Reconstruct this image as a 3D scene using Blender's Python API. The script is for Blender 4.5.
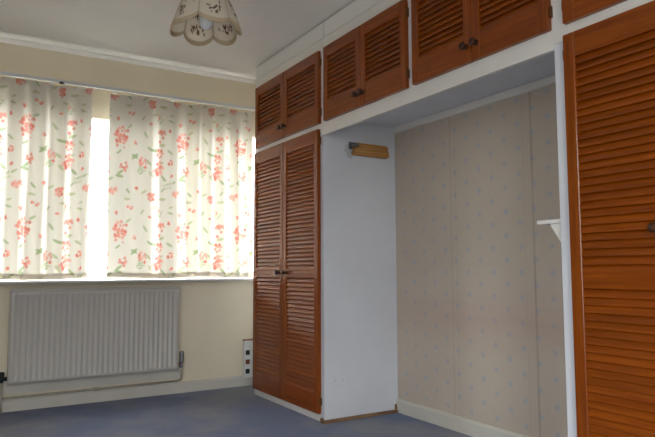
import bpy, bmesh, math, random
import numpy as np
from mathutils import Vector, Matrix
random.seed(7)
rng = np.random.default_rng(11)
for o in list(bpy.data.objects):
    bpy.data.objects.remove(o, do_unlink=True)
S = bpy.context.scene
COL = S.collection

# ------------------------------------------------------------------ camera
F_PX, W_PX = 612.37, 655.0
CAM = Vector((-1.8531, -4.4243, 0.891)); YAW, PITCH, ROLL = 0.5426, 0.0815, 0.0038
fw = Vector((math.sin(YAW), math.cos(YAW), 0)); rt = Vector((math.cos(YAW), -math.sin(YAW), 0)); up = Vector((0, 0, 1))
f2 = fw*math.cos(PITCH) + up*math.sin(PITCH); u2 = up*math.cos(PITCH) - fw*math.sin(PITCH)
Rv = rt*math.cos(ROLL) - u2*math.sin(ROLL); Uv = rt*math.sin(ROLL) + u2*math.cos(ROLL)
cam = bpy.data.cameras.new('camera'); cam.sensor_width = 36; cam.lens = 36*F_PX/W_PX; cam.clip_start = 0.02
co = bpy.data.objects.new('camera', cam); COL.objects.link(co)
m = Matrix((Rv, Uv, -f2)).transposed().to_4x4(); m.translation = CAM
co.matrix_world = m
S.camera = co

# ------------------------------------------------------------------ world: bright overcast sky, dull ground below the horizon
SKY = 17.0
w = bpy.data.worlds.new('overcast_sky'); S.world = w; w.use_nodes = True
nt = w.node_tree; nt.nodes.clear()
tc = nt.nodes.new('ShaderNodeTexCoord'); sx = nt.nodes.new('ShaderNodeSeparateXYZ'); rp = nt.nodes.new('ShaderNodeValToRGB')
mr = nt.nodes.new('ShaderNodeMapRange'); bg = nt.nodes.new('ShaderNodeBackground'); ow = nt.nodes.new('ShaderNodeOutputWorld')
nt.links.new(tc.outputs['Generated'], sx.inputs[0]); nt.links.new(sx.outputs['Z'], mr.inputs[0])
mr.inputs[1].default_value = -1; mr.inputs[2].default_value = 1
nt.links.new(mr.outputs[0], rp.inputs[0])
# overcast luminance (1 + 2 sin elevation)/3 above a dull ground
e = rp.color_ramp.elements
e[0].position = 0.48; e[0].color = (0.13, 0.13, 0.12, 1)
e[1].position = 0.50; e[1].color = (0.305, 0.32, 0.333, 1)
e2 = e.new(1.0); e2.color = (0.90, 0.955, 1.0, 1)
nt.links.new(rp.outputs[0], bg.inputs[0]); bg.inputs[1].default_value = SKY; nt.links.new(bg.outputs[0], ow.inputs[0])

def portal(loc, rot, sx_, sy_):
    l = bpy.data.lights.new('window_portal', 'AREA'); l.shape = 'RECTANGLE'; l.size = sx_; l.size_y = sy_
    l.cycles.is_portal = True
    o = bpy.data.objects.new('window_portal', l); COL.objects.link(o); o.location = loc; o.rotation_euler = rot
# window wall opening, then two unseen openings added behind the camera for fill light
WX0, WX1, WZ0, WZ1 = -2.25, 0.28, 0.82, 2.05
BX0, BX1, BZ0, BZ1 = -2.45, -1.6, 0.25, 2.15
BY0, BY1 = -5.25, -4.35
YB = -5.6; H = 2.4; XL = -2.85; XR = 0.536
portal(((WX0+WX1)/2, 0.24, (WZ0+WZ1)/2), (-math.pi/2, 0, 0), WX1-WX0, WZ1-WZ0)
portal(((BX0+BX1)/2, YB-.14, (BZ0+BZ1)/2), (math.pi/2, 0, 0), BX1-BX0, BZ1-BZ0)

portal((XL-.14, (BY0+BY1)/2, (BZ0+BZ1)/2), (0, -math.pi/2, 0), BZ1-BZ0, BY1-BY0)
S.view_settings.view_transform = 'Standard'; S.view_settings.look = 'None'
S.view_settings.gamma = 1; S.view_settings.use_curve_mapping = False
S.view_settings.exposure = 0.92

# ------------------------------------------------------------------ materials
def srgb(r, g, b):
    f = lambda c: (c/255/12.92) if c/255 <= 0.04045 else ((c/255+0.055)/1.055)**2.4
    return (f(r), f(g), f(b), 1)

class N:
    """tiny node-tree writer"""
    def __init__(s, name, rough=0.6, spec=0.3):
        s.m = bpy.data.materials.new(name); s.m.use_nodes = True; s.t = s.m.node_tree
        s.p = s.t.nodes['Principled BSDF']; s.p.inputs['Roughness'].default_value = rough
        s.p.inputs['Specular IOR Level'].default_value = spec
    def n(s, typ, **kw):
        nd = s.t.nodes.new('ShaderNode'+typ)
        for k, v in kw.items(): setattr(nd, k, v)
        return nd
    def l(s, a, b): s.t.links.new(a, b)
    def math(s, op, a, b=None, c=None):
        nd = s.n('Math', operation=op)
        for i, v in enumerate((a, b, c)):
            if v is None: continue
            if isinstance(v, (int, float)): nd.inputs[i].default_value = v
            else: s.l(v, nd.inputs[i])
        return nd.outputs[0]
    def noise(s, vec, scale, detail=3, rough=0.5, stretch=None):
        if stretch:
            mp = s.n('Mapping'); mp.inputs['Scale'].default_value = stretch; s.l(vec, mp.inputs[0]); vec = mp.outputs[0]
        nd = s.n('TexNoise'); nd.inputs['Scale'].default_value = scale; nd.inputs['Detail'].default_value = detail
        nd.inputs['Roughness'].default_value = rough; s.l(vec, nd.inputs['Vector']); return nd.outputs[0]
    def ramp(s, fac, stops):
        nd = s.n('ValToRGB'); e = nd.color_ramp.elements
        while len(e) < len(stops): e.new(0.5)
        for el, (p, c) in zip(e, stops): el.position = p; el.color = c
        s.l(fac, nd.inputs[0]); return nd.outputs[0]
    def mix(s, fac, a, b, mode='MIX'):
        nd = s.n('Mix', data_type='RGBA', blend_type=mode)
        for i, v in ((0, fac), (6, a), (7, b)):
            if isinstance(v, (int, float, tuple)): nd.inputs[i].default_value = v
            else: s.l(v, nd.inputs[i])
        return nd.outputs[2]
    def bump(s, h, strength, dist=0.01):
        nd = s.n('Bump'); nd.inputs['Strength'].default_value = strength; nd.inputs['Distance'].default_value = dist
        s.l(h, nd.inputs['Height']); s.l(nd.outputs[0], s.p.inputs['Normal'])
    def col(s, c):
        if isinstance(c, tuple): s.p.inputs['Base Color'].default_value = c
        else: s.l(c, s.p.inputs['Base Color'])
    @property
    def pos(s): return s.n('NewGeometry').outputs['Position']
    @property
    def obj(s): return s.n('TexCoord').outputs['Object']

def paint(name, c, var=0.06, rough=0.6, bscale=60, bstr=0.15, nscale=3, spec=0.3):
    n = N(name, rough, spec); p = n.pos
    a = tuple(x*(1-var) for x in c[:3])+(1,); b = tuple(min(1, x*(1+var)) for x in c[:3])+(1,)
    n.col(n.ramp(n.noise(p, nscale, 4), [(0.3, a), (0.7, b)]))
    n.bump(n.noise(p, bscale, 3), bstr, 0.004)
    return n.m

def wood(name, stretch, dark, mid, light, rough=0.24, rnd=0.22, coat=0.1):
    n = N(name, rough, 0.33)
    oi = n.n('ObjectInfo'); add = n.n('VectorMath', operation='ADD'); cm = n.n('CombineXYZ')
    r10 = n.math('MULTIPLY', oi.outputs['Random'], 7.0)
    for i in range(3): n.l(r10, cm.inputs[i])
    n.l(n.obj, add.inputs[0]); n.l(cm.outputs[0], add.inputs[1]); v = add.outputs[0]
    g = n.noise(v, 1.0, 5, 0.55, stretch)
    fine = n.noise(v, 1.0, 2, 0.5, tuple(4*s for s in stretch))
    f = n.math('ADD', n.math('MULTIPLY', g, 0.75), n.math('MULTIPLY', fine, 0.25))
    c = n.ramp(f, [(0.3, dark), (0.5, mid), (0.72, light)])
    k = n.math('ADD', n.math('MULTIPLY', oi.outputs['Random'], rnd), 1-rnd/2)
    cc = n.n('CombineColor'); 
    for i in range(3): n.l(k, cc.inputs[i])
    n.col(n.mix(1.0, c, cc.outputs[0], 'MULTIPLY'))
    n.p.inputs['Coat Weight'].default_value = coat; n.p.inputs['Coat Roughness'].default_value = 0.18
    n.bump(fine, 0.08, 0.002)
    return n.m

WD, WM, WL = srgb(112, 49, 5), srgb(131, 62, 7), srgb(150, 76, 12)
M = {}
M['wood_h'] = wood('varnished_pine_horizontal', (60, 2.2, 60), WD, WM, WL)
M['wood_v'] = wood('varnished_pine_vertical', (60, 60, 2.2), WD, WM, WL, rnd=0.12)
M['wood_x'] = wood('bare_wood', (3, 60, 60), srgb(130, 84, 40), srgb(172, 122, 66), srgb(196, 150, 92), 0.65, 0.1)
M['lath'] = wood('worn_lath', (4, 50, 50), srgb(84, 60, 42), srgb(124, 94, 68), srgb(150, 120, 90), 0.8, 0.1)
M['knob'] = wood('dark_knob_wood', (20, 20, 20), srgb(40, 20, 10), srgb(62, 32, 16), srgb(80, 44, 24), 0.45, 0.1, 0.0)
M['white'] = paint('white_gloss_paint', srgb(224, 221, 215), 0.03, 0.4, 30, 0.05, 4)
M['panel'] = None
M['cream_trim'] = paint('cream_board', srgb(206, 202, 190), 0.04, 0.5, 40, 0.1, 5)
M['ceiling'] = paint('stippled_ceiling', srgb(226, 225, 221), 0.03, 0.85, 110, 0.35, 2)
M['cream_wall'] = paint('cream_emulsion', srgb(232, 221, 196), 0.04, 0.75, 90, 0.2, 2.5)
M['room_wall'] = paint('beige_emulsion', srgb(184, 172, 150), 0.03, 0.8, 90, 0.15, 2.5)
M['rad'] = paint('radiator_enamel', srgb(190, 186, 178), 0.02, 0.35, 20, 0.02, 4, 0.5)
M['pipe'] = paint('painted_pipe', srgb(172, 165, 150), 0.08, 0.5, 60, 0.1, 30)
M['upvc'] = paint('white_plastic', srgb(226, 226, 222), 0.02, 0.35, 20, 0.02, 4, 0.5)
M['track'] = paint('track_plastic', srgb(222, 224, 224), 0.03, 0.4, 20, 0.02, 4, 0.5)
M['dark'] = paint('dark_plastic', srgb(40, 42, 44), 0.1, 0.5, 40, 0.05, 20)
M['brown'] = paint('brown_plastic', srgb(120, 66, 40), 0.1, 0.5, 40, 0.05, 20)
M['inside'] = paint('bare_board_inside', srgb(150, 130, 104), 0.08, 0.8, 40, 0.1, 8)
def metal(name, c, rough):
    n = N(name, rough); n.col(n.ramp(n.noise(n.pos, 40, 3), [(0.3, tuple(x*.8 for x in c[:3])+(1,)), (0.7, c)])); n.p.inputs['Metallic'].default_value = 1; return n.m
M['chrome'] = metal('valve_chrome', srgb(200, 200, 200), 0.2)
M['steel'] = metal('dull_steel', srgb(150, 152, 155), 0.45)
M['brass'] = metal('dark_bronze_hinge', srgb(120, 80, 46), 0.45)

def panel_mat():
    n = N('white_painted_panel', 0.5, 0.35); p = n.pos
    base = n.ramp(n.noise(p, 2.5, 4), [(0.3, srgb(208, 210, 215)), (0.7, srgb(218, 220, 224))])
    # grey scuffs round the bracket
    d = n.n('VectorMath', operation='DISTANCE'); n.l(p, d.inputs[0]); d.inputs[1].default_value = (0.19, -1.308, 1.62)
    near = n.math('SUBTRACT', 1.0, n.math('DIVIDE', d.outputs['Value'], 0.13)); near = n.math('MAXIMUM', near, 0.0)
    sc = n.math('GREATER_THAN', n.math('MULTIPLY', n.noise(p, 28, 4, 0.6), near), 0.33)
    n.col(n.mix(n.math('MULTIPLY', sc, 0.35), base, srgb(120, 118, 116)))
    n.bump(n.noise(p, 25, 3), 0.05, 0.004)
    return n.m
M['panel'] = panel_mat()

def wallpaper():
    n = N('floral_wallpaper', 0.8, 0.15); p = n.pos
    sp = n.n('SeparateXYZ'); n.l(p, sp.inputs[0]); Y, Z = sp.outputs['Y'], sp.outputs['Z']
    PW, PH = 0.092, 0.124
    cf = n.math('DIVIDE', n.math('ADD', Y, 10.0), PW); ci = n.math('FLOOR', cf)
    u = n.math('SUBTRACT', n.math('SUBTRACT', cf, ci), 0.5)
    off = n.math('MULTIPLY', n.math('MODULO', ci, 2.0), 0.5)
    rf = n.math('ADD', n.math('DIVIDE', Z, PH), off); ri = n.math('FLOOR', rf)
    v = n.math('SUBTRACT', n.math('SUBTRACT', rf, ri), 0.5)
    du, dv = n.math('MULTIPLY', u, PW), n.math('MULTIPLY', v, PH)
    wob = n.math('MULTIPLY', n.math('SUBTRACT', n.noise(p, 90, 2), 0.5), 0.022)
    dist = n.math('ADD', n.math('SQRT', n.math('ADD', n.math('MULTIPLY', du, du), n.math('MULTIPLY', dv, dv))), wob)
    dot = n.n('MapRange'); n.l(dist, dot.inputs[0]); dot.inputs[1].default_value = 0.019; dot.inputs[2].default_value = 0.008
    stripe = n.math('MULTIPLY', n.math('SINE', n.math('MULTIPLY', Y, 400.0)), 0.5)
    base = n.ramp(n.math('ADD', n.noise(p, 1.4, 4, 0.6), n.math('MULTIPLY', stripe, 0.12)),
                  [(0.25, srgb(190, 177, 162)), (0.75, srgb(205, 192, 176))])
    col = n.mix(n.math('MULTIPLY', dot.outputs[0], 0.45), base, srgb(150, 168, 192))
    # rubbed pinkish band where furniture stood
    b1 = n.math('SUBTRACT', 1.0, n.math('MULTIPLY', n.math('ABSOLUTE', n.math('SUBTRACT', Z, 0.62)), 5.0)); b1 = n.math('MAXIMUM', b1, 0.0)
    pk = n.math('MULTIPLY', n.math('MULTIPLY', b1, n.noise(p, 5, 5, 0.7, (1, 1, 2.5))), 0.5)
    col = n.mix(pk, col, srgb(176, 136, 122))
    # browned paper seams one roll-width apart
    for ys, wd, st in ((-1.821, 0.006, 0.22), (-2.40, 0.010, 0.30), (-2.345, 0.004, 0.12), (-1.86, 0.004, .12)):
        q = n.math('SUBTRACT', 1.0, n.math('DIVIDE', n.math('ABSOLUTE', n.math('SUBTRACT', Y, ys)), wd)); q = n.math('MAXIMUM', q, 0.0)
        q = n.math('MULTIPLY', n.math('MULTIPLY', q, n.noise(p, 4, 3, 0.6)), st*2)
        col = n.mix(q, col, srgb(110, 92, 76))
    n.col(col); n.bump(n.noise(p, 60, 3), 0.08, 0.003)
    return n.m
M['wallpaper'] = wallpaper()

def carpet():
    n = N('blue_carpet', 0.95, 0.1); p = n.pos
    big = n.noise(p, 1.3, 4, 0.6)
    worn = n.ramp(big, [(0.42, srgb(112, 124, 160)), (0.58, srgb(156, 157, 160))])
    pile = n.noise(p, 260, 3, 0.7)
    n.col(n.mix(0.45, worn, n.ramp(pile, [(0.3, srgb(108, 116, 140)), (0.7, srgb(170, 174, 188))])))
    n.bump(n.math('ADD', pile, n.math('MULTIPLY', n.noise(p, 30, 3), 0.6)), 0.6, 0.006)
    return n.m
M['carpet'] = carpet()

def glass():
    m = bpy.data.materials.new('window_glass'); m.use_nodes = True; t = m.node_tree; t.nodes.clear()
    o = t.nodes.new('ShaderNodeOutputMaterial'); mx = t.nodes.new('ShaderNodeMixShader')
    tr = t.nodes.new('ShaderNodeBsdfTransparent'); gl = t.nodes.new('ShaderNodeBsdfGlossy'); gl.inputs['Roughness'].default_value = 0.02
    mx.inputs[0].default_value = 0.06; t.links.new(tr.outputs[0], mx.inputs[1]); t.links.new(gl.outputs[0], mx.inputs[2]); t.links.new(mx.outputs[0], o.inputs[0])
    return m
M['glass'] = glass()

def cloth(name, attr=None, base=(0.8, 0.8, 0.8, 1), trans=0.5, weave=500):
    """thin fabric: part of the light is scattered back, part through"""
    m = bpy.data.materials.new(name); m.use_nodes = True; t = m.node_tree; t.nodes.clear()
    o = t.nodes.new('ShaderNodeOutputMaterial'); mx = t.nodes.new('ShaderNodeMixShader')
    d = t.nodes.new('ShaderNodeBsdfDiffuse'); tr = t.nodes.new('ShaderNodeBsdfTranslucent')
    tcn = t.nodes.new('ShaderNodeTexCoord'); nz = t.nodes.new('ShaderNodeTexNoise'); nz.inputs['Scale'].default_value = weave
    t.links.new(tcn.outputs['Object'], nz.inputs['Vector'])
    rp_ = t.nodes.new('ShaderNodeValToRGB'); rp_.color_ramp.elements[0].color = (.93, .93, .93, 1); rp_.color_ramp.elements[1].color = (1, 1, 1, 1)
    t.links.new(nz.outputs[0], rp_.inputs[0])
    mul = t.nodes.new('ShaderNodeMix'); mul.data_type = 'RGBA'; mul.blend_type = 'MULTIPLY'; mul.inputs[0].default_value = 1
    if attr:
        a = t.nodes.new('ShaderNodeAttribute'); a.attribute_name = attr; t.links.new(a.outputs['Color'], mul.inputs[6])
    else: mul.inputs[6].default_value = base
    t.links.new(rp_.outputs[0], mul.inputs[7])
    mx.inputs[0].default_value = trans
    for b in (d, tr): t.links.new(mul.outputs[2], b.inputs[0])
    t.links.new(d.outputs[0], mx.inputs[1]); t.links.new(tr.outputs[0], mx.inputs[2]); t.links.new(mx.outputs[0], o.inputs[0])
    return m
M['curtain'] = cloth('printed_cotton', 'print', trans=0.215)
M['dimming_strip'] = cloth('dimming_strip_cloth', None, srgb(228, 226, 220), 0.42)  # added backing that holds back daylight between the bright curtain stripes
M['sheer_dimming_strip'] = cloth('sheer_dimming_cloth', None, srgb(238, 235, 226), 0.54)  # thinner added backing, lets the wardrobe end of the curtain shine brighter
M['hem'] = cloth('cotton_hem', None, srgb(190, 172, 148), 0.30)
M['tape'] = cloth('header_tape', None, srgb(226, 220, 200), 0.3)
M['shade'] = cloth('cream_cutwork_fabric', 'print', trans=0.5)
M['shade_trim'] = cloth('beige_border', None, srgb(214, 198, 168), 0.36)
M['bulb'] = paint('opal_glass', srgb(232, 236, 240), 0.01, 0.15, 20, 0.0, 4, 0.6)

# ------------------------------------------------------------------ mesh helpers
def link(name, me, mat, parent=None, loc=None):
    o = bpy.data.objects.new(name, me); COL.objects.link(o)
    for mm in (mat if isinstance(mat, (list, tuple)) else [mat]):
        if me.materials.find(mm.name) < 0: me.materials.append(mm)
    if parent: o.parent = parent
    if loc: o.location = loc
    return o
def add_box(bm, a, b, mi=0, bev=0.0):
    x0, y0, z0 = (min(a[i], b[i]) for i in range(3)); x1, y1, z1 = (max(a[i], b[i]) for i in range(3))
    v = [bm.verts.new(p) for p in ((x0,y0,z0),(x1,y0,z0),(x1,y1,z0),(x0,y1,z0),(x0,y0,z1),(x1,y0,z1),(x1,y1,z1),(x0,y1,z1))]
    fs = [bm.faces.new([v[i] for i in q]) for q in ((3,2,1,0),(4,5,6,7),(0,1,5,4),(1,2,6,5),(2,3,7,6),(3,0,4,7))]
    for f in fs: f.material_index = mi
    if bev:
        es = list({e for f in fs for e in f.edges})
        r = bmesh.ops.bevel(bm, geom=es, offset=bev, segments=1, affect='EDGES', profile=0.5)
        for f in r['faces']: f.material_index = mi
def done(bm, name, smooth=False):
    bmesh.ops.recalc_face_normals(bm, faces=bm.faces)
    me = bpy.data.meshes.new(name); bm.to_mesh(me); bm.free()
    if smooth:
        for p in me.polygons: p.use_smooth = True
    return me
def boxes(name, lst, mat, parent=None, bev=0.0, off=(0,0,0)):
    """lst of (min corner, max corner), world coordinates; off = parent's origin"""
    bm = bmesh.new()
    for a, b in lst:
        add_box(bm, [a[i]-off[i] for i in range(3)], [b[i]-off[i] for i in range(3)], 0, bev)
    return link(name, done(bm, name), mat, parent)
def lathe(bm, prof, axis='x', seg=20, org=(0,0,0)):
    """prof: (distance along axis, radius)"""
    rings = []
    for d, r in prof:
        ring = []
        for k in range(seg):
            a = 2*math.pi*k/seg; c, s = r*math.cos(a), r*math.sin(a)
            p = {'x': (d, c, s), 'y': (c, d, s), 'z': (c, s, d)}[axis]
            ring.append(bm.verts.new([p[i]+org[i] for i in range(3)]))
        rings.append(ring)
    for a, b in zip(rings, rings[1:]):
        for k in range(seg): bm.faces.new((a[k], a[(k+1) % seg], b[(k+1) % seg], b[k]))
    bm.faces.new(rings[0]); bm.faces.new(rings[-1])
def tube(bm, pts, r, seg=10):
    pts = [Vector(p) for p in pts]; rings = []
    for i, p in enumerate(pts):
        t = (pts[min(i+1, len(pts)-1)] - pts[max(i-1, 0)]).normalized()
        h = Vector((0,0,1)) if abs(t.z) < 0.9 else Vector((1,0,0))
        a = t.cross(h).normalized(); b = t.cross(a)
        rings.append([bm.verts.new(p + r*(math.cos(q)*a + math.sin(q)*b)) for q in [2*math.pi*k/seg for k in range(seg)]])
    for a, b in zip(rings, rings[1:]):
        for k in range(seg): bm.faces.new((a[k], a[(k+1) % seg], b[(k+1) % seg], b[k]))
    bm.faces.new(rings[0]); bm.faces.new(rings[-1])
def prism(bm, poly, lo, hi, axis):
    """poly in the two other axes (in order), extruded from lo to hi along axis"""
    def P(q, d): return {'x': (d, q[0], q[1]), 'y': (q[0], d, q[1]), 'z': (q[0], q[1], d)}[axis]
    A = [bm.verts.new(P(q, lo)) for q in poly]; B = [bm.verts.new(P(q, hi)) for q in poly]
    bm.faces.new(A); bm.faces.new(B)
    for i in range(len(poly)): bm.faces.new((A[i], A[(i+1) % len(A)], B[(i+1) % len(A)], B[i]))
def tag(o, label, cat, group=None, kind=None):
    o['label'] = label; o['category'] = cat
    if group: o['group'] = group
    if kind: o['kind'] = kind
    return o
def thing(name, label, cat, loc, group=None):
    o = bpy.data.objects.new(name, None); COL.objects.link(o); o.location = loc; o.empty_display_size = 0.05
    return tag(o, label, cat, group)
def struct(name, lst, mat, label, cat, bev=0.0):
    return tag(boxes(name, lst, mat, None, bev), label, cat, None, 'structure')

# ------------------------------------------------------------------ room shell
LINT = 1.94
struct('floor', [((XL-.12, YB-.12, -.12), (XR+.1, .25, 0))], M['carpet'], 'blue grey fitted carpet covering the bedroom floor', 'floor')
struct('ceiling', [((XL-.12, YB-.12, H), (XR+.1, .25, H+.12))], M['ceiling'], 'off white stippled ceiling with fine texture', 'ceiling')
struct('wall_window', [((XL, 0, 0), (XR, .22, WZ0-.02)), ((XL, .0, LINT), (XR, .07, H)), ((XL, .07, WZ1), (XR, .22, H)), ((XL, 0, WZ0-.02), (WX0, .22, LINT)), ((WX1, 0, WZ0-.02), (XR, .22, LINT)), ((XL, .07, LINT), (WX0, .22, WZ1)), ((WX1, .07, LINT), (XR, .22, WZ1))],
       M['cream_wall'], 'cream painted window wall behind the curtains and radiator', 'wall')
struct('wall_right', [((XR, YB, 0), (XR+.1, .22, H))], M['wallpaper'], 'beige wallpapered alcove wall dotted with small blue flowers', 'wall')
struct('wall_left', [((XL-.12, YB, 0), (XL, .22, BZ0)), ((XL-.12, YB, BZ1), (XL, .22, H)), ((XL-.12, YB, BZ0), (XL, BY0, BZ1)), ((XL-.12, BY1, BZ0), (XL, .22, BZ1))], M['room_wall'], 'plain beige wall opposite the fitted wardrobes', 'wall')
struct('wall_rear', [((XL, YB-.12, 0), (XR, YB, BZ0)), ((XL, YB-.12, BZ1), (XR, YB, H)), ((XL, YB-.12, BZ0), (BX0, YB, BZ1)), ((BX1, YB-.12, BZ0), (XR, YB, BZ1))], M['room_wall'], 'plain beige wall facing the curtained window', 'wall')

def window(name, x0, x1, z0, z1, y, nx, label):
    r = bpy.data.objects.new(name, None); COL.objects.link(r); r.location = ((x0+x1)/2, y, z0); tag(r, label, 'window', None, 'structure')
    of = tuple(r.location); f = 0.05; d = 0.03
    boxes('window_frame', [((x0, y-d, z0), (x1, y+d, z0+f)), ((x0, y-d, z1-f), (x1, y+d, z1)), ((x0, y-d, z0+f), (x0+f, y+d, z1-f)), ((x1-f, y-d, z0+f), (x1, y+d, z1-f))], M['upvc'], r, 0.004, of)
    px = np.linspace(x0+f, x1-f, nx+1)
    for i in range(1, nx): boxes('mullion', [((px[i]-.025, y-d, z0+f), (px[i]+.025, y+d, z1-f))], M['upvc'], r, 0.004, of)
    for i in range(nx):
        a = px[i]+(.025 if i else 0); b = px[i+1]-(.025 if i < nx-1 else 0)
        boxes('pane', [((a, y-.002, z0+f), (b, y+.002, z1-f))], M['glass'], r, 0, of)
    return r
window('window_1', WX0, WX1, WZ0, WZ1, 0.14, 3, 'white framed window glowing with daylight behind floral curtains')
window('fill_window_2', BX0, BX1, BZ0, BZ1, YB-.06, 1, 'added unseen window giving fill light from the wall facing the curtains')  # added out of view to brighten the room from behind
w3 = window('fill_window_3', BY0, BY1, BZ0, BZ1, 0, 1, 'added unseen window giving fill light from the plain wall opposite the wardrobes')  # second added opening, fills the wardrobe fronts and alcove from the side
w3.location = (XL-.06, (BY0+BY1)/2, BZ0); w3.rotation_euler = (0, 0, math.pi/2)
struct('trim_1', [((-2.4, -.135, .804), (.34, .0, .82)), ((WX0, 0, .8), (WX1, .11, .82))], M['white'], 'white painted window sill board below the curtains', 'window sill', 0.003)
# small quarter-round cornice along the window wall
bm = bmesh.new(); prism(bm, [(0, H), (0, H-.03), (-.008, H-.028), (-.02, H-.012), (-.024, H)], XL, XR, 'x')
tag(link('trim_2', done(bm, 'cornice'), M['white']), 'slim white cornice between window wall and ceiling', 'cornice', None, 'structure')
bm = bmesh.new(); prism(bm, [(0, 0), (-.016, 0), (-.016, .062), (-.008, .076), (0, .078)], XL, XR, 'x')
tag(link('baseboard_window', done(bm, 'baseboard'), M['cream_trim']), 'cream skirting board under the radiator and window', 'baseboard', None, 'structure')
bm = bmesh.new(); prism(bm, [(XR, 0), (XR-.016, 0), (XR-.016, .068), (XR-.009, .08), (XR, .082)], -2.975, -1.308, 'y')
o = link('baseboard_right', done(bm, 'baseboard'), M['cream_trim']); tag(o, 'off white skirting board along the wallpapered alcove', 'baseboard', None, 'structure')
struct('baseboard_left', [((XL, YB, 0), (XL+.016, -.016, .08))], M['cream_trim'], 'cream skirting board along the plain wall opposite the wardrobes', 'baseboard', .002)

# white joinery of the fitted run: ceiling fascia in two boards, door rail and alcove header, wall batten
Y0, Y1, Y2, Y3, Y4, Y5 = -.33, -1.308, -2.15, -2.974, -3.012, -3.98
struct('trim_3', [((0, Y0, 2.292), (.018, -1.312, H-.011)), ((0, -1.317, 2.292), (.018, Y5, H-.011))], M['ceiling'], 'upper fascia boards closing the wardrobe tops against the ceiling', 'fascia', .0015)
struct('trim_4', [((-.004, Y0, 2.19), (.016, -1.31, 2.2875)), ((-.004, -1.313, 2.19), (.016, Y5, 2.2875))], M['white'], 'narrow white fascia board just above the cupboard doors', 'fascia', .002)
bm = bmesh.new()
prism(bm, [(Y0, 1.71), (-1.29, 1.71), (-1.29, 1.692), (Y3, 1.692), (Y3, 1.71), (Y5, 1.71), (Y5, 1.80), (Y0, 1.80)], -.002, .02, 'x')
tag(link('trim_5', done(bm, 'header_rail'), M['white']), 'white painted rail between upper cupboards and the alcove opening', 'rail', None, 'structure')
struct('trim_6', [((XR-.02, Y3, 1.757), (XR, Y1, 1.796))], M['white'], 'white batten fixed along the top of the alcove wallpaper', 'batten', .002)

# ------------------------------------------------------------------ louvred doors
DT = 0.024; PITCH_L = 0.0266
SLATS = {}
def slat_mesh(length):
    key = round(length, 4)
    if key not in SLATS:
        wv, t = 0.034, 0.0056; th = math.radians(65); pr = []
        for u, v in ((-.5, -.25), (-.5, .25), (-.44, .5), (.44, .5), (.5, .25), (.5, -.25), (.44, -.5), (-.44, -.5)):
            a, b = u*wv, v*t
            pr.append((a*math.cos(th)-b*math.sin(th), a*math.sin(th)+b*math.cos(th)))
        bm = bmesh.new(); A = [bm.verts.new((x, -length/2, z)) for x, z in pr]; B = [bm.verts.new((x, length/2, z)) for x, z in pr]
        bm.faces.new(A); bm.faces.new(B)
        for i in range(8): bm.faces.new((A[i], A[(i+1) % 8], B[(i+1) % 8], B[i]))
        SLATS[key] = done(bm, 'slat')
    return SLATS[key]
bm = bmesh.new(); lathe(bm, [(0, .012), (-.003, .0125), (-.006, .008), (-.014, .0075), (-.018, .013), (-.024, .0165), (-.029, .0155), (-.033, .009), (-.034, .001)], 'x', 16)
KNOB = done(bm, 'knob', True)
bm = bmesh.new(); lathe(bm, [(-.017, .003), (.017, .003)], 'z', 8); add_box(bm, (.001, -.0025, -.022), (.02, .0025, .022))
HINGE = done(bm, 'hinge')

def door(parent, ya, yb, z0, z1, panels, knob, hinge_side, stile=0.046, px=0.0):
    """ya > yb (ya nearer the window); panels: louvre openings (zlo, zhi); rails fill the rest; knob (y, z)"""
    off = parent.location; pr = Vector((0, ya, z0)) - off
    bm = bmesh.new(); Wd = ya-yb; T = DT
    add_box(bm, (-T, -stile, 0), (0, 0, z1-z0), 1, .0025)
    add_box(bm, (-T, -Wd, 0), (0, -Wd+stile, z1-z0), 1, .0025)
    zs = [z0] + [q for p in panels for q in p] + [z1]
    for i in range(0, len(zs), 2): add_box(bm, (-T+.0008, -Wd+stile, zs[i]-z0), (-.001, -stile, zs[i+1]-z0), 0, .0015)
    d = link('door', done(bm, 'door'), [M['wood_h'], M['wood_v']], parent, pr)
    L = Wd-2*stile+.006; me = slat_mesh(L)
    for lo, hi in panels:
        n = round((hi-lo)/PITCH_L); pt = (hi-lo)/n
        for k in range(n):
            s = link('slat', me, M['wood_h'], d, (-T/2-.0005, -Wd/2, lo-z0+pt*(k+.5)))
            s.rotation_euler = (random.uniform(-.002, .002), random.uniform(-.018, .018), 0)
    if knob: link('knob', KNOB, M['knob'], d, (-T, knob[0]-ya, knob[1]-z0))
    hy = .003 if hinge_side > 0 else -Wd-.003
    for zz in (.07, (z1-z0)-.07): link('hinge', HINGE, M['brass'], d, (-T+.008, hy, zz))
    return d

UZ0, UZ1 = 1.765, 2.214; UP = [(1.882, 2.148)]
def overhead(label, ya, yb, da, dm, db, base_z=1.797):
    """ya..yb carcass extent, da/dm/db door edges and meeting line"""
    t = thing('overhead_cupboard', label, 'cupboard', (0, (ya+yb)/2, base_z), 'louvred cupboards above the wardrobes and alcove')
    of = tuple(t.location)
    boxes('base_panel', [((.022, yb, base_z), (XR-.001, ya, base_z+.016))], M['panel'], t, 0, of)
    boxes('side_panel', [((.022, ya-.016, base_z+.016), (XR-.001, ya, 2.39))], M['inside'], t, 0, of)
    boxes('side_panel', [((.022, yb, base_z+.016), (XR-.001, yb+.016, 2.39))], M['inside'], t, 0, of)
    boxes('back_panel', [((XR-.013, yb+.016, base_z+.016), (XR-.003, ya-.016, 2.39))], M['inside'], t, 0, of)
    boxes('face_frame', [((-.001, da-.012, 1.80), (.02, ya, 2.19))], M['white'], t, 0, of)
    boxes('face_frame', [((-.001, yb, 1.80), (.02, db+.012, 2.19))], M['white'], t, 0, of)
    door(t, da, dm+.0015, UZ0, UZ1, UP, (dm+.029, 1.834), 1)
    door(t, dm-.0015, db, UZ0, UZ1, UP, (dm-.029, 1.834), -1)
    return t
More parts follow.
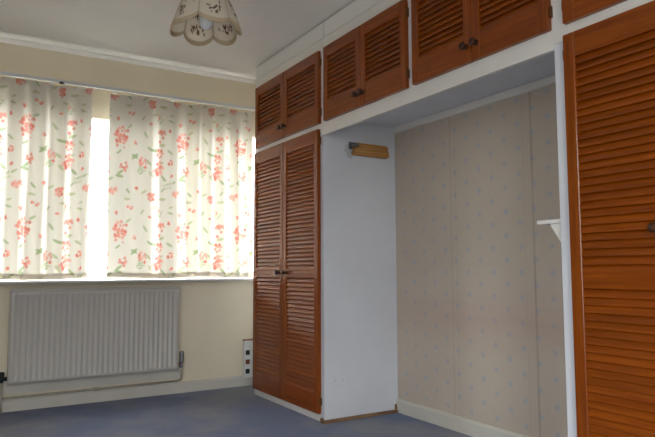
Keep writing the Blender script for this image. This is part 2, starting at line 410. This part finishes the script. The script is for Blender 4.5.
overhead('louvred cupboard above the tall two door wardrobe beside the window', Y0, -1.312, -.366, -.825, -1.285)
overhead('louvred cupboard over the alcove, adjoining the tall wardrobe by the window', -1.313, Y2, -1.345, -1.738, -2.13)
overhead('louvred cupboard over the alcove end that has the small white shelf', Y2-.001, -2.992, -2.178, -2.575, -2.968)
overhead('louvred cupboard above the wardrobe with the small white shelf on its side', -2.993, Y5, -3.03, -3.49, -3.95)

LZ0, LZ1 = .046, 1.731; LP = [(.160, .833), (.889, 1.650)]
def wardrobe(label, ya, yb, ta, tb, da, dm, db, knz, lp, z1, knoff=.05):
    t = thing('tall_wardrobe', label, 'wardrobe', (0, (ya+yb)/2, 0)); of = tuple(t.location); zt = 1.796
    boxes('side_panel', [((.001, ya-ta, 0), (XR-.001, ya, 1.71)), ((.022, ya-ta, 1.71), (XR-.001, ya, zt))], M['panel'], t, 0, of)
    boxes('side_panel', [((.001, yb, 0), (XR-.001, yb+tb, 1.71)), ((.022, yb, 1.71), (XR-.001, yb+tb, zt))], M['panel'], t, 0, of)
    boxes('plinth', [((-.002, yb+tb, 0), (.016, ya-ta, .075))], M['white'], t, .001, of)
    boxes('floor_board', [((.016, yb+tb, .055), (XR-.012, ya-ta, .07))], M['inside'], t, 0, of)
    boxes('back_panel', [((XR-.012, yb+tb, .001), (XR-.002, ya-ta, zt))], M['inside'], t, 0, of)
    door(t, da, dm+.0015, LZ0, z1, lp, (dm+knoff, knz), 1)
    door(t, dm-.0015, db, LZ0, z1, lp, (dm-knoff, knz), -1)
    return t
wardrobe('tall louvred pine wardrobe with two knobs beside the curtained window', Y0, Y1, .030, .040, -.349, -.818, -1.275, .866, LP, LZ1)
wardrobe('tall louvred pine wardrobe carrying the small white shelf on its side', Y3, Y5, .060, .036, -3.028, -3.418, -3.95, 1.012, [(.160, .820), (.875, 1.632)], 1.722, .072)

# ------------------------------------------------------------------ alcove fittings
t = thing('corner_shelf', 'small white bracket shelf on the alcove side of the wardrobe', 'shelf', (0, Y3, 1.04)); of = tuple(t.location)
boxes('shelf_board', [((.012, Y3-.002, 1.052), (.30, -2.858, 1.068))], M['white'], t, .002, of)
for xx in (.02, .255):
    bm = bmesh.new(); prism(bm, [(0, .012), (.062, .012), (.057, .004), (0, -.082)], xx, xx+.016, 'x')
    link('bracket', done(bm, 'bracket'), M['white'], t)
t = thing('wooden_block', 'short bare wooden block clipped high on the white alcove panel', 'wood block', (.322, Y1, 1.588)); of = tuple(t.location)
bm = bmesh.new(); prism(bm, [(-.128, .008), (-.118, -.003), (.13, -.003), (.142, .006), (.128, .066), (.115, .072), (-.088, .072), (-.098, .066)], -.036, -.004, 'y')
me = done(bm, 'block'); link('block', me, M['wood_x'], t)
bm = bmesh.new(); add_box(bm, (-.142, -.004, .035), (-.06, 0, .08), 0, .001); add_box(bm, (-.13, -.039, .048), (-.088, -.004, .066), 0, .003)
link('metal_clip', done(bm, 'metal_clip'), M['steel'], t)
t = thing('blanking_plate', 'painted over square blanking plate low on the white alcove panel', 'wall plate', (.10, Y1, .235)); of = tuple(t.location)
boxes('plate', [((.062, Y1-.004, .197), (.138, Y1, .273))], M['panel'], t, .0015, of)
for xx in (.075, .125):
    bm = bmesh.new(); lathe(bm, [(-.0055, .0028), (-.004, .003)], 'y', 8, (xx-.10, 0, 0)); link('screw', done(bm, 'screw'), M['steel'], t)
t = thing('floor_lath', 'worn brown wooden lath along the foot of the white alcove panel', 'lath', (.25, Y1-.011, 0)); of = tuple(t.location)
boxes('strip', [((-.012, Y1-.022, 0), (XR-.018, Y1-.001, .017))], M['lath'], t, .002, of)
boxes('end_block', [((-.022, Y1-.016, 0), (-.012, Y1+.014, .03))], M['lath'], t, .002, of)
boxes('end_block', [((XR-.03, Y1-.012, .012), (XR-.018, Y1-.001, .05))], M['lath'], t, .002, of)

# ------------------------------------------------------------------ radiator
struct('trim_7', [((-2.75, -.012, .104), (-.435, -.0005, .205))], M['cream_trim'], 'off white backing board low on the wall behind the radiator', 'board', .002)
RX0, RX1, RZ0, RZ1, RYF = -1.562, -.483, .180, .760, -.108
t = thing('radiator', 'white fluted panel radiator below the window sill', 'radiator', ((RX0+RX1)/2, -.06, 0)); of = Vector(t.location)
nfl = 31; prof = []
pw = (RX1-RX0-.05)/nfl; xs = RX0+.025
prof.append((RX0, RYF+.012)); prof.append((RX0+.006, RYF+.002)); prof.append((RX0+.02, RYF))
for k in range(nfl):
    a = xs+k*pw
    prof += [(a+pw*.08, RYF), (a+pw*.28, RYF+.008), (a+pw*.5, RYF+.0095), (a+pw*.72, RYF+.008), (a+pw*.92, RYF)]
prof += [(RX1-.02, RYF), (RX1-.006, RYF+.002), (RX1, RYF+.012)]
# flutes fade out into flat top and bottom edges
rows = [(RZ0, .012, 0), (RZ0+.006, .003, 0), (RZ0+.018, 0, 0), (RZ0+.03, 0, .3), (RZ0+.045, 0, 1), (RZ1-.045, 0, 1), (RZ1-.03, 0, .3), (RZ1-.018, 0, 0), (RZ1-.006, .003, 0), (RZ1, .012, 0)]
bm = bmesh.new(); grid = []
for z, inset, amt in rows:
    grid.append([bm.verts.new(Vector((x, min(RYF+(y-RYF)*(amt if RX0+.02 < x < RX1-.02 else 1)+inset, RYF+.014), z))-of) for x, y in prof])
for a, b in zip(grid, grid[1:]):
    for i in range(len(a)-1): bm.faces.new((a[i], a[i+1], b[i+1], b[i]))
link('front_panel', done(bm, 'front_panel', True), M['rad'], t)
boxes('rear_panel', [((RX0+.004, -.05, RZ0), (RX1-.004, -.034, RZ1-.008))], M['rad'], t, .003, of)
for x0 in (RX0, RX1-.008): boxes('side_cover', [((x0, RYF+.012, RZ0+.012), (x0+.008, -.034, RZ1+.001))], M['rad'], t, .002, of)
tg = boxes('top_grille', [((RX0, RYF+.008, RZ1-.002), (RX1, RYF+.016, RZ1+.006)), ((RX0, -.042, RZ1-.002), (RX1, -.034, RZ1+.006))] , M['rad'], t, .001, of)
nb = 54; bar = None
for k in range(nb+1):
    x = RX0+.004+(RX1-RX0-.014)*k/nb
    if bar is None:
        bar = boxes('bar', [((-.003, RYF+.015, RZ1-.002), (.003, -.041, RZ1+.004))], M['rad'], tg, 0, (0, of.y, of.z)); bar.location = (x-of.x, 0, 0)
    else:
        link('bar', bar.data, M['rad'], tg, (x-of.x, 0, 0))
for x in (RX0+.2, RX1-.2): boxes('wall_bracket', [((x-.02, -.034, RZ0+.06), (x+.02, -.001, RZ1-.08))], M['rad'], t, 0, of)
def valve(x, sgn, big):
    bm = bmesh.new(); yv = -.075
    tube(bm, [(x-sgn*.01, yv, RZ0+.035), (x+sgn*.035, yv, RZ0+.035)], .009); lathe(bm, [(RZ0+.012, .011), (RZ0+.05, .012)], 'z', 12, (x+sgn*.03, yv, 0))
    lathe(bm, [(-.005, .014), (.012, .014)], 'x', 6, (x+sgn*.012, yv, RZ0+.035))
    for v in bm.verts: v.co -= of
    o = link('valve', done(bm, 'valve'), M['chrome'] if big else M['dark'], t)
    bm = bmesh.new(); h = .075 if big else .028
    lathe(bm, [(RZ0+.05, .012), (RZ0+.054, .016), (RZ0+.05+h*.8, .016), (RZ0+.05+h, .012)], 'z', 14, (x+sgn*.03, yv, 0))
    for v in bm.verts: v.co -= of
    link('valve_cap', done(bm, 'valve_cap', False), M['steel'] if big else M['dark'], o)
    bm = bmesh.new(); xp = x+sgn*.03
    if big: tube(bm, [(xp, yv, RZ0+.012), (xp, yv, .125), (xp, yv+.006, .108), (xp-.012, -.034, .094), (xp-.03, -.026, .0905)], .0075)
    else: tube(bm, [(xp, yv, RZ0+.012), (xp, yv, .001)], .0075)
    for v in bm.verts: v.co -= of
    link('pipe_tail', done(bm, 'pipe_tail', True), M['pipe'], t)
valve(RX1, 1, True); valve(RX0, -1, False)
bm = bmesh.new(); tube(bm, [(RX1+.0, -.026, .0905), (-1.0, -.026, .0895), (-2.7, -.026, .0885)], .0078)
for v in bm.verts: v.co -= of
hp = link('pipe', done(bm, 'pipe', True), M['pipe'], t)
bm = bmesh.new(); lathe(bm, [(-.022, .0105), (.022, .0105)], 'x', 12, (-1.02, -.026, .0896))
for v in bm.verts: v.co -= of
link('pipe_coupling', done(bm, 'pipe_coupling'), M['pipe'], hp)

# narrow box with three dark openings in the corner beside the wardrobe
t = thing('socket_box', 'narrow white upright box with three dark openings beside the wardrobe', 'socket box', (.085, -.016, .06)); of = tuple(t.location)
boxes('box', [((.043, -.05, .062), (.125, -.0162, .345))], M['upvc'], t, .003, of)
boxes('lid', [((.040, -.053, .345), (.128, -.0162, .353))], M['brown'], t, .001, of)
for zz, mm in ((.255, 'dark'), (.185, 'brown'), (.115, 'dark')):
    q = boxes('outlet', [((.052, -.054, zz-.018), (.086, -.05, zz+.018))], M[mm], t, .002, of)
    boxes('outlet_rim', [((.049, -.052, zz-.021), (.089, -.05, zz-.018)), ((.049, -.052, zz+.018), (.089, -.05, zz+.021))], M['upvc'], q, 0, of)

# ------------------------------------------------------------------ curtains
CY = -.085; CT, CB = 2.122, .829
def print_colour(s, z):
    """coral flowers and green leaves, one repeat 0.53 x 0.67 m; s, z arrays in metres of flat cloth"""
    r = np.random.default_rng(5); TW, TH = .53, .67
    u = np.mod(s, TW); v = np.mod(z, TH)
    c = np.empty(s.shape+(3,)); base = np.array(srgb(229, 225, 214)[:3]); c[:] = base
    def disc(cx, cy, rx, ry, ang, col, k):
        du = np.mod(u-cx+TW/2, TW)-TW/2; dv = np.mod(v-cy+TH/2, TH)-TH/2
        ca, sa = math.cos(ang), math.sin(ang); a = (du*ca+dv*sa)/rx; b = (-du*sa+dv*ca)/ry
        f = np.clip((1.12-np.sqrt(a*a+b*b))/.3, 0, 1)[..., None]*k
        c[:] = c*(1-f)+np.array(col)*f
    reds = [srgb(226, 134, 118)[:3], srgb(232, 156, 140)[:3], srgb(216, 112, 98)[:3], srgb(236, 176, 160)[:3]]
    greens = [srgb(178, 190, 150)[:3], srgb(160, 178, 132)[:3], srgb(190, 196, 158)[:3]]
    def leaf(x, y, L, a): disc(x, y, L, L*.34, a, greens[r.integers(3)], .85)
    def sprig(x, y, a):
        for i in range(3):
            for sd in (-1, 1): leaf(x+math.cos(a)*i*.02+sd*.013*-math.sin(a), y+math.sin(a)*i*.02+sd*.013*math.cos(a), .014, a+sd*.8)
    P = lambda x, y: ((x-10)/462*1.15, (400-y)/462)
    for x, y in ((100,58),(128,118),(58,185),(175,185),(55,290),(150,315),(98,380),(35,380),(150,5),(60,165),(20,30),(205,60),(185,240),(200,285),(130,215),(25,330),(180,120),(70,80),(215,170),(245,110),(95,300),(215,290),(30,140),(240,270),(125,145),(195,20)):
        a, b = P(x, y); leaf(a, b, r.uniform(.022, .034), r.uniform(-.9, .9))
    for x, y, q in ((40,98,.3),(165,365,1.2),(165,55,.6),(15,195,1.0)):
        a, b = P(x, y); sprig(a, b, q)
    def flower(x, y, R, n, rr):
        a, b = P(x, y)
        for i in range(n):
            t_ = r.uniform(0, 2*math.pi); d_ = R*math.sqrt(r.uniform(0, 1))
            disc(a+d_*math.cos(t_), b+d_*math.sin(t_)*.95, rr*r.uniform(.7, 1.2), rr*r.uniform(.6, 1.1), r.uniform(0, 3), reds[r.integers(4)], r.uniform(.6, .9))
    flower(105, 245, .062, 34, .013); flower(228, 40, .052, 26, .013); flower(105, 275, .05, 8, .009)
    for x, y in ((80,118),(205,133),(238,232),(112,38),(175,330),(20,300)): flower(x, y, .032, 12, .012)
    for x, y in ((52,218),(130,172),(142,176),(60,10),(50,330),(62,330),(200,200),(150,270),(20,262),(185,350),(230,180),(60,60),(155,110),(90,190)): flower(x, y, .010, 4, .010)
    return c

def curtain(label, x0, x1, full, pleats, cut, seed, dimming_strip, sheer_from=2):
    """hanging cloth with pleats that fold back on themselves; pleats: list of (u, overlap, depth)"""
    t = thing('curtain', label, 'curtain', ((x0+x1)/2, CY, CB), 'floral curtains at the window'); of = t.location
    nu, nv = 330, 300; W = x1-x0; r = np.random.default_rng(seed)
    U = np.linspace(0, 1, nu); V = np.linspace(0, 1, nv)          # V 0 = hem, 1 = header
    UU, VV = np.meshgrid(U, V)
    drop = 1-.62*np.clip((VV-.78)/.22, 0, 1)**1.2                # pleats are held shallow by the header tape
    X = x0+W*UU; Y = np.zeros_like(X)
    for i, (pu, ov, dp, wd) in enumerate(pleats):
        q = (UU-pu-.012*np.sin(VV*3+i))/wd; e = np.exp(-q*q*1.5)
        X += -ov*drop*1.9*q*e ; Y += dp*drop*(np.exp(-q*q*1.8)-.3*np.exp(-(q*.55)**2))*(-1)
    Y += .004*np.sin(UU*47+VV*2)+.003*np.sin(UU*23-VV*4)
    X += .006*np.sin(VV*5+seed)*(1-VV)
    top = CT-.006*np.abs(np.sin(UU*math.pi*W/.085))-.016*np.clip(np.sin(UU*14+seed), 0, 1)*cut
    bot = CB+.004*np.sin(UU*11+seed)
    Z = bot+(top-bot)*VV
    pos = np.stack([X-of.x, Y, Z-of.z], -1).reshape(-1, 3)
    ii = np.arange(nu*nv).reshape(nv, nu)
    fc = np.stack([ii[:-1, :-1], ii[:-1, 1:], ii[1:, 1:], ii[1:, :-1]], -1).reshape(-1, 4)
    me = bpy.data.meshes.new('fabric'); me.from_pydata(pos.tolist(), [], fc.tolist())
    ca = me.color_attributes.new('print', 'FLOAT_COLOR', 'POINT')
    rgb = print_colour(UU*W*full+.13*seed, VV*(CT-CB)).reshape(-1, 3)
    ca.data.foreach_set('color', np.concatenate([rgb, np.ones((len(rgb), 1))], 1).astype(np.float32).ravel())
    me.polygons.foreach_set('use_smooth', np.ones(len(me.polygons), bool)); me.update()
    link('fabric', me, M['curtain'], t)
    def strip(name, rlo, rhi, dy, mat):
        rows_ = list(range(rlo, rhi)); n = len(rows_)
        p = pos.reshape(nv, nu, 3)[rows_].copy(); p[..., 1] += dy
        jj = np.arange(nu*n).reshape(n, nu); f = np.stack([jj[:-1, :-1], jj[:-1, 1:], jj[1:, 1:], jj[1:, :-1]], -1).reshape(-1, 4)
        m_ = bpy.data.meshes.new(name); m_.from_pydata(p.reshape(-1, 3).tolist(), [], f.tolist())
        m_.polygons.foreach_set('use_smooth', np.ones(len(m_.polygons), bool)); link(name, m_, mat, t)
    g = pos.reshape(nv, nu, 3)
    for (ua, ub) in dimming_strip:                                       # unseen strips added behind the cloth to dim it; gaps leave bright stripes
        ja, jb = int(ua*(nu-1)), int(ub*(nu-1)); p = g[4:nv-8:6, ja:jb+1:2].copy(); p[..., 1] += .010
        n_, m__ = p.shape[:2]; jj = np.arange(n_*m__).reshape(n_, m__)
        f = np.stack([jj[:-1, :-1], jj[:-1, 1:], jj[1:, 1:], jj[1:, :-1]], -1).reshape(-1, 4)
        m_ = bpy.data.meshes.new('dimming_strip'); m_.from_pydata(p.reshape(-1, 3).tolist(), [], f.tolist())
        m_.polygons.foreach_set('use_smooth', np.ones(len(m_.polygons), bool)); link('dimming_strip', m_, M['dimming_strip' if ub < sheer_from else 'sheer_dimming_strip'], t)
    strip('hem', 0, 10, .0025, M['hem']); strip('header_tape', nv-9, nv-2, .0025, M['tape'])
    k = 0
    for u in np.arange(.02, 1, .075):
        j = int(u*(nu-1)); p = pos.reshape(nv, nu, 3)[nv-3, j]
        bm = bmesh.new(); tube(bm, [(0, .002, 0), (0, .008, .004), (0, .008, .016)], .0018, 6)
        link('hook', done(bm, 'hook'), M['track'], t, tuple(p))
    return t
# pleats: (position, sideways fold-over, depth, width)
curtain('floral curtain drawn across the window end away from the wardrobe', -2.22, -1.108, 1.25,
        [(.06, .006, .02, .05), (.20, .008, .03, .045), (.33, .006, .03, .045), (.46, .010, .03, .042), (.56, .006, .03, .040), (.655, .010, .034, .04), (.75, .006, .03, .04), (.845, .010, .034, .04), (.95, .006, .025, .03)], .3, 3,
        [(.0, .12), (.15, .25), (.27, .36), (.39, .48), (.545, .625), (.655, .745), (.77, .865), (.895, 1.0)])
curtain('floral curtain drawn across the window end beside the tall wardrobe', -.992, .085, 1.2,
        [(.10, .003, .008, .06), (.31, .006, .022, .045), (.42, .005, .020, .045), (.51, .008, .026, .04), (.60, .006, .02, .04), (.69, .008, .026, .04), (.79, .006, .026, .036), (.875, .008, .03, .036), (.95, .006, .022, .03)], 1.0, 1,
        [(.0, .285), (.325, .46), (.505, .60), (.615, .69), (.715, .785), (.825, .90), (.935, 1.0)], .55)

t = thing('curtain_rail', 'slim white plastic curtain track above the window', 'curtain rail', (-1.0, -.08, 2.14)); of = tuple(t.location)
bm = bmesh.new(); prism(bm, [(-.088, 2.132), (-.088, 2.153), (-.068, 2.153), (-.068, 2.132), (-.074, 2.132), (-.074, 2.147), (-.082, 2.147), (-.082, 2.132)], -2.3, .12, 'x')
for v in bm.verts: v.co -= Vector(of)
link('track', done(bm, 'track'), M['track'], t)
for x in (-2.2, -1.78, -1.36, -.94, -.52, -.1): boxes('rail_bracket', [((x-.012, -.072, 2.150), (x+.012, 0, 2.158)), ((x-.012, -.005, 2.135), (x+.012, 0, 2.185))], M['track'], t, .001, of)
for x in (-2.3, .12): boxes('end_stop', [((x-.008, -.092, 2.128), (x+.008, -.064, 2.157))], M['track'], t, .002, of)
bm = bmesh.new(); lathe(bm, [(-.104, .002), (-.102, .009), (-.094, .011), (-.088, .008)], 'y', 12, (-1.305, 0, 2.13))
add_box(bm, (-1.322, -.096, 2.124), (-1.288, -.089, 2.136), 0, .002)
for v in bm.verts: v.co -= Vector(of)
link('stop_screw', done(bm, 'stop_screw', False), M['dark'], t)

# ------------------------------------------------------------------ hanging lamp shade, six scalloped panels
LC = Vector((-.989, -2.0, 1.905)); R0 = .143
t = thing('pendant_light', 'cream cutwork fabric lamp shade hanging with scalloped rim', 'pendant light', tuple(LC))
A0 = math.atan2(CAM.y-LC.y, CAM.x-LC.x) - math.radians(14)      # a scallop joint faces a little to one side of the viewer
nA, nZ = 24, 40
for k in range(6):
    pos = []; cols = []; border = []
    r = np.random.default_rng(40+k)
    for i in range(nZ+1):
        v = i/nZ
        for j in range(nA+1):
            s = j/nA; a = A0+(k+s)*math.pi/3
            lob = math.sin(math.pi*s)**.7
            zb = .012-.034*lob; z = zb+(.215-zb)*v
            rad = R0*(1-.60*max(0, (z+.02)/.235)**1.35)*(1+.05*lob*(1-v)) - .006*(1-lob)*(1-v)
            pos.append((rad*math.cos(a), rad*math.sin(a), z))
            cols.append((s, v))
    f = []
    for i in range(nZ):
        for j in range(nA):
            q = i*(nA+1)+j; f.append((q, q+1, q+nA+2, q+nA+1))
    sv = np.array(cols); c = np.empty((len(sv), 3)); c[:] = srgb(236, 228, 212)[:3]
    # embroidered sprays: small brown cut-outs
    for cx, cy, n in ((.5, .28, 16), (.35, .5, 8), (.62, .55, 8), (.5, .75, 5)):
        for _ in range(n):
            ex, ey = cx+r.normal(0, .13), cy+r.normal(0, .06); rx, ry, an = r.uniform(.025, .05), r.uniform(.012, .022), r.uniform(0, 3.1)
            du, dv = sv[:, 0]-ex, sv[:, 1]-ey
            p, q = (du*math.cos(an)+dv*math.sin(an))/rx, (-du*math.sin(an)+dv*math.cos(an))/ry
            c[(p*p+q*q) < 1] = srgb(120, 92, 66)[:3]
    me = bpy.data.meshes.new('shade_panel'); me.from_pydata(pos, [], f)
    ca = me.color_attributes.new('print', 'FLOAT_COLOR', 'POINT')
    ca.data.foreach_set('color', np.concatenate([c, np.ones((len(c), 1))], 1).astype(np.float32).ravel())
    me.polygons.foreach_set('use_smooth', np.ones(len(me.polygons), bool)); me.update()
    pan = link('shade_panel', me, M['shade'], t)
    # rolled border along the scallop, and a seam cord up the joint
    bm = bmesh.new(); ring_in = [Vector(pos[j]) for j in range(nA+1)]; ring_hi = [Vector(pos[3*(nA+1)+j]) for j in range(nA+1)]
    va = []
    for a_, b_ in zip(ring_in, ring_hi):
        n_ = Vector((a_.x, a_.y, 0)).normalized()*.0022
        va.append([bm.verts.new(p) for p in (a_-n_-Vector((0,0,.002)), a_+n_-Vector((0,0,.002)), b_+n_, b_-n_)])
    for p, q in zip(va, va[1:]):
        for i in range(4): bm.faces.new((p[i], q[i], q[(i+1) % 4], p[(i+1) % 4]))
    bm.faces.new(va[0]); bm.faces.new(va[-1])
    link('border', done(bm, 'border'), M['shade_trim'], pan)
    bm = bmesh.new(); tube(bm, [pos[i*(nA+1)] for i in range(0, nZ+1, 4)], .0025, 6); link('seam_cord', done(bm, 'seam_cord'), M['shade_trim'], pan)
bm = bmesh.new(); lathe(bm, [(.213, .03), (.213, .063), (.217, .063), (.217, .03)], 'z', 24); link('shade_ring', done(bm, 'shade_ring'), M['track'], t)
bm = bmesh.new(); lathe(bm, [(.225, .018), (.20, .02), (.115, .02), (.11, .016)], 'z', 16); link('lamp_holder', done(bm, 'lamp_holder'), M['upvc'], t)
bm = bmesh.new(); lathe(bm, [(.115, .012), (.09, .016), (.06, .026), (.035, .03), (.015, .027), (.002, .016), (-.003, .003)], 'z', 20); link('bulb', done(bm, 'bulb', True), M['bulb'], t)
bm = bmesh.new(); tube(bm, [(0, 0, .22), (0, 0, H-LC.z-.01)], .0035, 8); link('cord', done(bm, 'cord'), M['upvc'], t)
bm = bmesh.new(); lathe(bm, [(H-LC.z-.04, .012), (H-LC.z-.03, .035), (H-LC.z-.008, .042), (H-LC.z-.0005, .042)], 'z', 24); link('ceiling_rose', done(bm, 'ceiling_rose', True), M['upvc'], t)
